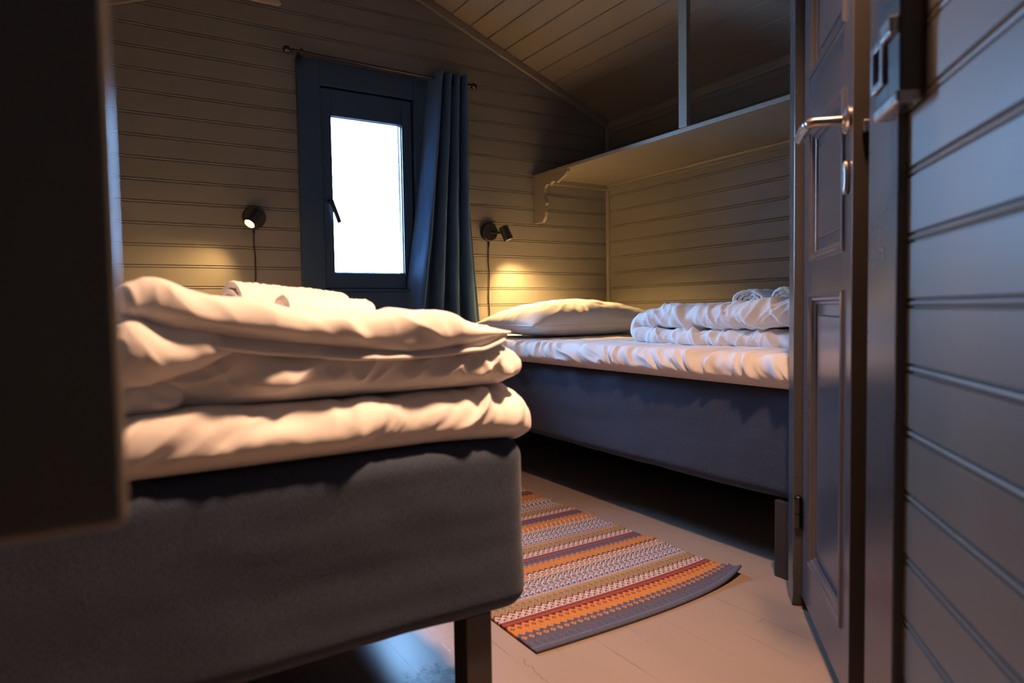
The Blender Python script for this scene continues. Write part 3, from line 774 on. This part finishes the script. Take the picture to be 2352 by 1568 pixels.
# far bed: duvet folded once, the fold towards the pillow ----------------
def duvet_far():
    # centreline in (y, z): lower layer from near end to the fold, back over the top
    ctr = [(0.93, 0.630), (1.20, 0.632), (1.45, 0.630), (1.70, 0.628), (1.86, 0.632), (1.925, 0.645), (1.945, 0.668), (1.925, 0.690), (1.86, 0.700), (1.72, 0.702), (1.50, 0.704), (1.30, 0.716), (1.10, 0.730), (0.93, 0.738)]
    c = np.array(ctr); seg = np.r_[0, np.cumsum(np.hypot(*np.diff(c, axis=0).T))]
    th = np.array([0.030, 0.031, 0.029, 0.026, 0.025, 0.025, 0.026, 0.027, 0.032, 0.037, 0.038, 0.038, 0.038, 0.036])
    n = (150, 460, 28)
    P, F = rbox(*n, (0.13, 0.03, 1.0)); t = (P[:, 1]+1)/2*seg[-1]
    # smooth interpolation of the centreline
    ss = np.linspace(0, seg[-1], 400); cy_ = np.interp(ss, seg, c[:, 0]); cz_ = np.interp(ss, seg, c[:, 1])
    for _ in range(14):
        cy_[1:-1] = (cy_[:-2]+cy_[1:-1]+cy_[2:])/3; cz_[1:-1] = (cz_[:-2]+cz_[1:-1]+cz_[2:])/3
    ty = np.gradient(cy_); tz = np.gradient(cz_); L = np.hypot(ty, tz); ny, nz = -tz/L, ty/L
    Yc = np.interp(t, ss, cy_); Zc = np.interp(t, ss, cz_); NY = np.interp(t, ss, ny); NZ = np.interp(t, ss, nz); TH = np.interp(t, seg, th)
    X = lerp(1.742, 2.42, (P[:, 0]+1)/2)
    X = X+0.014*np.sin(t*7)*(P[:, 0] < -0.5)
    Q = np.stack([X, Yc+NY*TH*P[:, 2], Zc+NZ*TH*P[:, 2]], 1)
    Nn = vnormals(Q, F)
    out = np.clip(1.0*(np.abs(P[:, 0]) > 0.9)+0.75, 0, 1.0)
    d = (fbm(Q*12, 3, 301)-0.5)*0.014+wrinkle(Q, [([[5, 0, 0], [0, 9, -13], [0, 3, 4]], 311, 0.012, 1.4), ([[9, 0, 0], [0, 20, -24], [0, 5, 5]], 317, 0.006, 1.3), ([[14, 6, 0], [2, 5, 0], [0, 0, 4]], 323, 0.003, 1.5), ([[6, 0, 0], [3, 15, -17], [0, 5, 5]], 327, 0.011, 4.5), ([[6, 0, 0], [3, 33, 22], [0, 5, 5]], 328, 0.004, 4)])
    Q = Q+Nn*(d*out)[:, None]; Q[:, 2] = np.maximum(Q[:, 2], 0.610)
    o = np_obj('folded_duvet', [(Q, F)], M['linen'])
    tag(o, 'white duvet folded over once on the far bed, fold towards the pillow', 'duvet')
duvet_far()

# towels ------------------------------------------------------------
def towel(p0, ang, tilt, length, r0, r1, turns, th, squash, label, group, seed):
    """rolled terry towel: spiral sheet, axis horizontal, near end at p0"""
    NS = 190; a = np.linspace(0, 2*PI*turns, NS); r = lerp(r0, r1, (a/a[-1]))
    wob = 1+0.05*np.sin(a*2.3+seed)+0.04*np.sin(a*1.1+seed*2)
    ph = 2.3
    cx = np.cos(a+ph)*r*wob; cz = np.sin(a+ph)*r*wob*squash
    dx = np.gradient(cx); dz = np.gradient(cz); L = np.hypot(dx, dz)+1e-9; nx, nz = dz/L, -dx/L
    ht = th/2*(1-0.0*a); ht[0] *= 0.5; ht[-1] *= 0.5
    outl = [(cx+nx*ht, cz+nz*ht), (cx-nx*ht, cz-nz*ht)]
    NL = 90
    V = []; 
    u = np.linspace(0, 1, NL)
    ring = np.concatenate([np.stack(outl[0], 1), np.stack(outl[1], 1)[::-1]]); nr = len(ring)
    for k in range(NL):
        e = 0.0035*math.sin(k*0.9+seed)
        shrink = 1-0.05*(abs(u[k]-0.5)*2)**6
        layer_off = 0.004*np.sin(np.linspace(0, 9, nr)+seed)*(1 if k in (0, NL-1) else 0)
        V.append(np.stack([np.full(nr, u[k]*length)+layer_off, ring[:, 0]*shrink, ring[:, 1]*shrink+e*0.2], 1))
    V = np.vstack(V); F = []
    for k in range(NL-1):
        for i in range(nr):
            j = (i+1) % nr; F.append((k*nr+i, k*nr+j, (k+1)*nr+j, (k+1)*nr+i))
    for off, flip in ((0, False), ((NL-1)*nr, True)):
        for i in range(NS-1):
            q = (off+i, off+i+1, off+nr-2-i, off+nr-1-i); F.append(q if flip else q[::-1])
    Nn = vnormals(V, F)
    d = (fbm(V*260, 2, seed)-0.5)*0.0045+(fbm(V*24, 3, seed+4)-0.5)*0.006
    V = V+Nn*d[:, None]
    c, s = math.cos(ang), math.sin(ang); ct, st = math.cos(tilt), math.sin(tilt)
    X = V[:, 0]*ct+V[:, 2]*st*0; Z = V[:, 2]+V[:, 0]*st; Y_ = V[:, 1]
    Q = np.stack([p0[0]+X*c-Y_*s, p0[1]+X*s+Y_*c, p0[2]+Z], 1)
    o = np_obj('rolled_towel', [(Q, F)], M['terry'])
    tag(o, label, 'towel', group)
towel((0.226, 1.375, 0.755), 0.30, -0.075, 0.245, 0.006, 0.047, 3.2, 0.0095, 0.92, 'larger rolled white towel lying behind on the near duvet', None, 3)
towel((0.290, 1.245, 0.745), 0.25, -0.06, 0.180, 0.006, 0.034, 2.6, 0.009, 0.88, 'smaller rolled white towel in front of the bigger roll on the near duvet', None, 5)
towel((1.885, 1.520, 0.752), 0.30, 0.0, 0.34, 0.007, 0.062, 3.6, 0.011, 0.74, 'larger rolled white towel on the far duvet, spiral end showing', None, 7)
towel((1.860, 1.365, 0.760), 0.25, 0.0, 0.30, 0.006, 0.043, 3.0, 0.010, 0.80, 'smaller rolled white towel beside the door edge on the far duvet', None, 11)

# ================================================================== RUG
def make_rug():
    C = dict(G=(0.085, 0.090, 0.130), g=(0.16, 0.165, 0.20), O=(0.50, 0.20, 0.055), o=(0.38, 0.14, 0.04), W=(0.52, 0.43, 0.41), R=(0.16, 0.022, 0.035), r=(0.42, 0.07, 0.03),
             T=(0.30, 0.21, 0.10), B=(0.075, 0.095, 0.19), b=(0.13, 0.15, 0.24), K=(0.10, 0.065, 0.045), P=(0.40, 0.26, 0.22), V=(0.12, 0.095, 0.125))
    edge = ['GGGGGGGG']*4+['gGgGgGgG']*2+['GGGGGGGG', 'GGGGgGGG']*3+['VGVGVGVG', 'GVGVGVGV']*2
    arch = ['GGGGGGGG', 'GGGOOGGG', 'GGOOOOGG', 'GOOGGOOG', 'GGOOOOGG', 'GGGOOGGG', 'GGGGGGGG', 'GGGGGGGG', 'OGGGGGGO', 'OOGGGGOO', 'OOOGGOOO']
    orange = ['OOOOOOOO', 'OoOOOoOO', 'OOOOOOOO', 'OOOoOOOo', 'OOOOOOOO', 'OOOOOOOO']
    dots = ['OOORROOO', 'OORooROO', 'OORooROO', 'OOORROOO', 'OOOOOOOO', 'ROOOOOOR', 'RROOOORR', 'RRROORRR', 'RRRRRRRR']
    tick = ['RoRoRoRo', 'oRoRoRoR', 'RoRoRoRo', 'RRRRRRRR', 'RoRoRoRo', 'RRRRRRRR', 'WWWWWWWW']
    scal = ['WRWWWWRW', 'RRWWWWRR', 'RWWTTWWR', 'WWTWWTWW', 'WWTKKTWW', 'WWTKKTWW', 'WWTWWTWW', 'RWWTTWWR', 'RRWWWWRR', 'TRRWWRRT', 'TTRRRRTT', 'TTTRRTTT']
    tan = ['TTTTTTTT', 'TKTTTKTT', 'TTTTTTTT', 'TTTKTTTK', 'TTTTTTTT', 'TTTBBTTT', 'TTBTTBTT', 'TTTBBTTT', 'OTTTTTTO', 'OOTTTTOO', 'OTOTTOTO', 'TTTTTTTT', 'WTWTWTWT']
    blue = ['WBWBWBWB', 'WWBWWBWW', 'BWBWWBWB', 'BBWBBWBB', 'BBBWWBBB', 'WBBWWBBW', 'WWBWWBWW', 'BWWWWWWB', 'BBWWWWBB', 'WBBWWBBW', 'WWWBBWWW', 'WBBBBBBW']
    hexa = ['BWWWWWWB', 'WWBBBBWW', 'WBTTTTBW', 'WBTKKTBW', 'WBTTTTBW', 'WWBBBBWW', 'BWWWWWWB', 'BBWWWWBB']
    pale = ['WBWWWWBW', 'BWWKKWWB', 'WWKKKKWW', 'WKKWWKKW', 'KKWWWWKK', 'KWWKKWWK', 'WWKKKKWW', 'WKKKKKKW', 'KKWWWWKK', 'WWWKKWWW', 'WKWWWWKW', 'KWKWWKWK']
    oval = ['GWWWWWWG', 'WWooooWW', 'WooOOooW', 'WoOTTOoW', 'WooOOooW', 'WWooooWW', 'GWWWWWWG', 'GGWWWWGG', 'OGGGGGGO', 'OOGGGGOO']
    orb = ['OOOOOOOO', 'OoOOOoOO', 'OOOOOOOO', 'OOOoOOOo', 'OOOOOOOO', 'OoOOOoOO', 'OOOOOOOO', 'OOOoOOOo', 'OOOOOOOO', 'OoOOOoOO', 'OOOOOOOO', 'OOOBBOOO', 'OOBOOBOO', 'OOOBBOOO', 'VOOOOOOV', 'VVOOOOVV', 'VVVOOVVV']
    grey = ['VVVVVVVV', 'VgVVVVVV', 'VVVVVgVV', 'VVVRRVVV', 'VVRVVRVV', 'VRRVVRRV', 'VVVRRVVV', 'VVVVVVVV', 'VgVVVVVV', 'VVVVVVVV']
    half = blue+hexa+pale+oval
    seq = (edge+arch+orange+dots+tick+scal+tan+half+orb+grey+tick[2:]+scal+tan+['OOOOOOOO', 'RoRoRoRo']+half+orb[3:]+grey+tick[2:]+scal+tan+half+orb+grey+tick+scal+tan+half+orb+grey)
    cell, celly = 0.0024, 0.0031
    x0, x1 = 0.787, 1.497; y0 = 1.200; nrow = 490
    ncol = int((x1-x0)/cell)
    rows = (seq*3)[:nrow]
    nu, nv = ncol+1, nrow+1
    u = np.arange(nu)*cell; v = np.arange(nv)*celly
    U, V_ = np.meshgrid(u, v, indexing='ij')
    fx = U/(ncol*cell)
    X = x0+U+0.0035*np.sin(V_*26)*(fx > 0.98)
    Y_ = y0+V_-0.016*(1-fx)*np.exp(-V_/0.4)-0.014*np.sin(fx*PI)*np.exp(-V_/0.25)+0.03*(fx**6)*np.exp(-V_/0.1)
    X = X-0.022*sstep(0.2, 1.2, V_)*fx
    waves = 0.0
    for yc, a, s in ((0.060, 0.005, 0.012), (0.365, 0.007, 0.010), (0.66, 0.010, 0.008), (0.90, 0.010, 0.008), (1.1, 0.008, 0.01)):
        waves = waves+a*np.exp(-((V_-yc)/s)**2)*(0.3+0.7*fx)
    curl = 0.022*(fx**10)*np.exp(-V_/0.05)
    knit = 0.0007*((np.indices((nu, nv)).sum(0) % 2))
    Z = 0.0065+waves+curl+knit
    P = np.stack([X.ravel(), Y_.ravel(), Z.ravel()], 1)
    top_faces = grid_faces(nu, nv); n = len(P)
    faces = list(top_faces)
    me = bpy.data.meshes.new('rug'); me.from_pydata(P.tolist(), [], faces); me.update()
    at = me.attributes.new('yarn', 'FLOAT_COLOR', 'FACE')
    cols = np.ones((len(faces), 4), np.float32)
    keys = sorted(C); pal = np.array([C[k] for k in keys]); ki = {k: i for i, k in enumerate(keys)}
    pat = np.array([[ki[ch] for ch in (r*60)[:ncol]] for r in rows]).T        # (ncol, nrow)
    cc = pal[pat]*RNG.uniform(0.85, 1.12, (ncol, nrow, 1)); m_ = ncol*nrow
    cols[:m_, :3] = cc.reshape(-1, 3); cols[m_:, :3] = C['G']
    at.data.foreach_set('color', cols.ravel())
    o = link('rug', me, M['rug'], smooth=True)
    sd = o.modifiers.new('thick', 'SOLIDIFY'); sd.thickness = 0.0055; sd.offset = -1
    tag(o, 'patterned woven rug in orange, grey and maroon stripes between the beds', 'rug')
make_rug()

# ================================================================== DOOR SIDE
A = math.radians(44.5+180)
Q0 = Vector((1.452, 1.012, 0)); D = Vector((math.cos(A), math.sin(A), 0)); NRM = Vector((D.y, -D.x, 0))
if NRM.dot(-Q0) < 0: NRM = -NRM
def LM(s=0, n=0, z=0):
    """local frame: x along the door towards the viewer, y = out of the face, z up"""
    return Matrix(((D.x, NRM.x, 0, Q0.x), (D.y, NRM.y, 0, Q0.y), (0, 0, 1, 0), (0, 0, 0, 1))) @ Matrix.Translation((s, n, z))
L0 = LM()
def door():
    d = empty('door_1', tuple(Q0)); struct(d)
    S0, S1, ZB, ZT, TH = 0.010, 0.462, 0.030, 1.80, 0.042
    st0, st1 = 0.092, 0.405
    mb = MB(); mb.box((S0, -TH, ZB), (st0, 0, ZT), L0); mb.box((st1, -TH, ZB), (S1, 0, ZT), L0)
    rails = ((ZB, 0.144), (0.762, 0.838), (1.125, 1.245), (1.70, ZT))
    for a, b_ in rails: mb.box((st0, -TH, a), (st1, 0, b_), L0)
    mb.build('door_leaf', M['door'], d, bevel=0.0015)
    for a, b_ in ((0.144, 0.762), (0.838, 1.125), (1.245, 1.70)):
        mb = MB(); mb.box((st0-0.005, -TH+0.012, a-0.005), (st1+0.005, -0.012, b_+0.005), L0)
        mb.box((st0+0.045, -0.014, a+0.045), (st1-0.045, -0.007, b_-0.045), L0)
        mb.build('door_panel', M['door'], d, bevel=0.003)
        # moulding: stepped profile mitred round the opening
        mb = MB(); prof = [(0, 0.004), (0.004, 0.006), (0.007, 0.001), (0.012, 0.000), (0.015, -0.006), (0.020, -0.008), (0.023, -0.0135), (0, -0.0135)]
        prof = [(0, -0.0135), (-0.004, 0.0), (-0.003, 0.0045), (0.004, 0.0055), (0.008, 0.001), (0.013, 0.0005), (0.016, -0.0055), (0.021, -0.007), (0.024, -0.0135)]
        cs = [(st0, a), (st1, a), (st1, b_), (st0, b_)]; sg = [(1, 1), (-1, 1), (-1, -1), (1, -1)]
        vs = []; npf = len(prof)
        for (cx, cz), (sx, sz) in zip(cs, sg):
            for (w_, h_) in prof: vs.append(L0 @ Vector((cx+sx*w_, h_, cz+sz*w_)))
        fs = []
        for i in range(4):
            j = (i+1) % 4
            for k in range(npf-1): fs.append((i*npf+k, i*npf+k+1, j*npf+k+1, j*npf+k))
            fs.append((i*npf+npf-1, i*npf, j*npf, j*npf+npf-1))
        mb.add(vs, fs); mb.build('panel_moulding', M['door'], d)
    mb = MB(); mb.box((S1-0.001, -TH+0.001, ZB+0.002), (S1+0.0012, -0.001, ZT-0.002), L0); mb.build('door_edge_shade', M['edge'], d)['label'] = 'door edge with its shade painted on'  # thin dark strip laid over the edge as painted shade
    # handle
    hs, hz = 0.432, 1.062
    Rn = lambda s, n, z: L0 @ Matrix.Translation((s, n, z)) @ Matrix.Rotation(-PI/2, 4, 'X')
    h = MB(); h.lathe([(0.024, 0), (0.024, 0.004), (0.021, 0.008), (0.012, 0.009), (0.010, 0.012), (0.0, 0.012)], Rn(hs, 0, hz), 28)
    hr = auto_smooth(h.build('handle_rosette', M['brass'], d))
    h = MB(); h.tube([L0 @ Vector((hs, 0.006, hz)), L0 @ Vector((hs, 0.056, hz)), L0 @ Vector((hs-0.003, 0.062, hz)), L0 @ Vector((hs-0.012, 0.064, hz))], [0.0085, 0.0085, 0.009, 0.010], 16)
    h.tube([L0 @ Vector((hs-0.004, 0.063, hz)), L0 @ Vector((hs-0.05, 0.064, hz)), L0 @ Vector((hs-0.108, 0.062, hz-0.003)), L0 @ Vector((hs-0.112, 0.061, hz-0.003))], [0.0100, 0.0105, 0.0098, 0.006], 16)
    auto_smooth(h.build('handle_lever', M['brass'], d))
    k = MB(); pl = [(0.013*math.cos(t), 0.030*math.sin(t)) for t in np.linspace(0, 2*PI, 29)[:-1]]
    k.prism(pl, lambda p: L0 @ Vector((hs+p[0], 0, 0.962+p[1])), lambda p: L0 @ Vector((hs+p[0], 0.009, 0.962+p[1])))
    k.build('keyhole_plate', M['brass'], d, bevel=0.003)
    b_ = MB(); b_.box((S1+0.0005, -0.028, hz-0.032), (S1+0.012, -0.014, hz-0.010), L0); b_.build('latch_bolt', M['steel'], d, bevel=0.003)
    for z in (0.20, 1.60):
        g = MB(); g.tube([L0 @ Vector((0.002, 0.008, z)), L0 @ Vector((0.002, 0.008, z+0.032))], 0.008, 16); g.tube([L0 @ Vector((0.002, 0.008, z+0.034)), L0 @ Vector((0.002, 0.008, z+0.070))], 0.008, 16)
        g.lathe([(0.006, 0), (0.009, 0.004), (0.0, 0.010)], L0 @ Matrix.Translation((0.002, 0.008, z+0.070)), 16)
        g.box((0.004, -0.004, z), (0.030, 0.001, z+0.070), L0)
        auto_smooth(g.build('hinge', M['darksteel'], d))
door()
# hinge-side post of the frame with an angled foot
mb = MB(); mb.prism([(-0.070, 0.0), (-0.012, 0.0), (0.0, 0.03), (0.0, 1.95), (-0.070, 1.95)], lambda p: L0 @ Vector((p[0], -0.05, p[1])), lambda p: L0 @ Vector((p[0], 0.020, p[1])))
struct(mb.build('trim_5', M['doorframe'], bevel=0.002))
# latch-side casing and beaded boarding that carries on towards the viewer
WS = 0.752
mb = MB(); mb.box((0.615, -0.02, 0.0), (WS, 0.013, 2.02), L0); struct(mb.build('trim_6', M['doorframe'], bevel=0.003))
mb = MB()
o3 = L0 @ Vector((0, 0, 0))
boarding(mb, o3, D, -NRM, 0.640, 2.38, 0, 2.25, 0.0850, 0.7395, thick=0.08)
o = mb.build('wall_entry', M['wall']); clip_gable(o.data); struct(o)
mb = MB(); boarding(mb, (0, 0.955, 0), (1, 0, 0), (0, -1, 0), 1.50, XR, 0, 2.3, PITCH_B, PH_B, thick=0.05)
o = mb.build('wall_closet', M['wall']); clip_gable(o.data); struct(o)
# head of the doorway
mb = MB(); mb.box((-0.06, -0.045, 1.83), (0.70, -0.002, 2.30), L0); o = mb.build('trim_7', M['doorframe']); clip_gable(o.data); struct(o)

# rim latch keep on the casing
def keep():
    t = empty('lock_keep', tuple(L0 @ Vector((WS-0.02, 0.013, 1.06))))
    s0, s1, z0, z1 = 0.715, 0.835, 1.000, 1.16
    mb = MB(); 
    mb.box((s0, 0.0, z0), (s1-0.02, 0.030, z1), L0)
    mb.build('keep_body', M['darksteel'], t, bevel=0.003)
    mb = MB(); a0, a1, c0, c1 = s0-0.004, s0+0.050, z0+0.022, z0+0.085
    for (p, q, r, s_) in ((a0, a0+0.011, c0, c1), (a1-0.011, a1, c0, c1), (a0+0.011, a1-0.011, c0, c0+0.011), (a0+0.011, a1-0.011, c1-0.011, c1)):
        mb.box((p, 0.028, r), (q, 0.036, s_), L0)
    mb.build('keep_plate', M['steel'], t, bevel=0.002)
    mb = MB(); mb.box((s0+0.052, 0.026, c1-0.014), (s1-0.025, 0.040, c1+0.008), L0); mb.build('keep_tongue', M['steel'], t, bevel=0.003)
    mb = MB(); mb.box((s0+0.004, 0.004, z0-0.016), (s1-0.018, 0.034, z0+0.0005), L0); mb.build('keep_lip', M['steel'], t, bevel=0.004)
    tag(t, 'dark metal lock keep with bright edges on the door frame', 'lock keep')
keep()

# ================================================================== hanging cabinet at the left, very near
def cabinet():
    t = empty('wall_cabinet', (-0.14, 0.62, 0.63))
    mb = MB(); mb.box((XL+0.001, 0.424, 0.636), (0.012, 0.80, 1.95)); mb.build('cabinet_body', M['cab'], t, bevel=0.004, seg=3)
    mb = MB(); mb.box((XL+0.003, 0.402, 0.630), (0.014, 0.423, 1.95)); mb.build('door', M['cab'], t, bevel=0.006, seg=4)
    tag(t, 'dark painted wall cabinet at the left edge, very close to the viewer', 'cabinet')
cabinet()
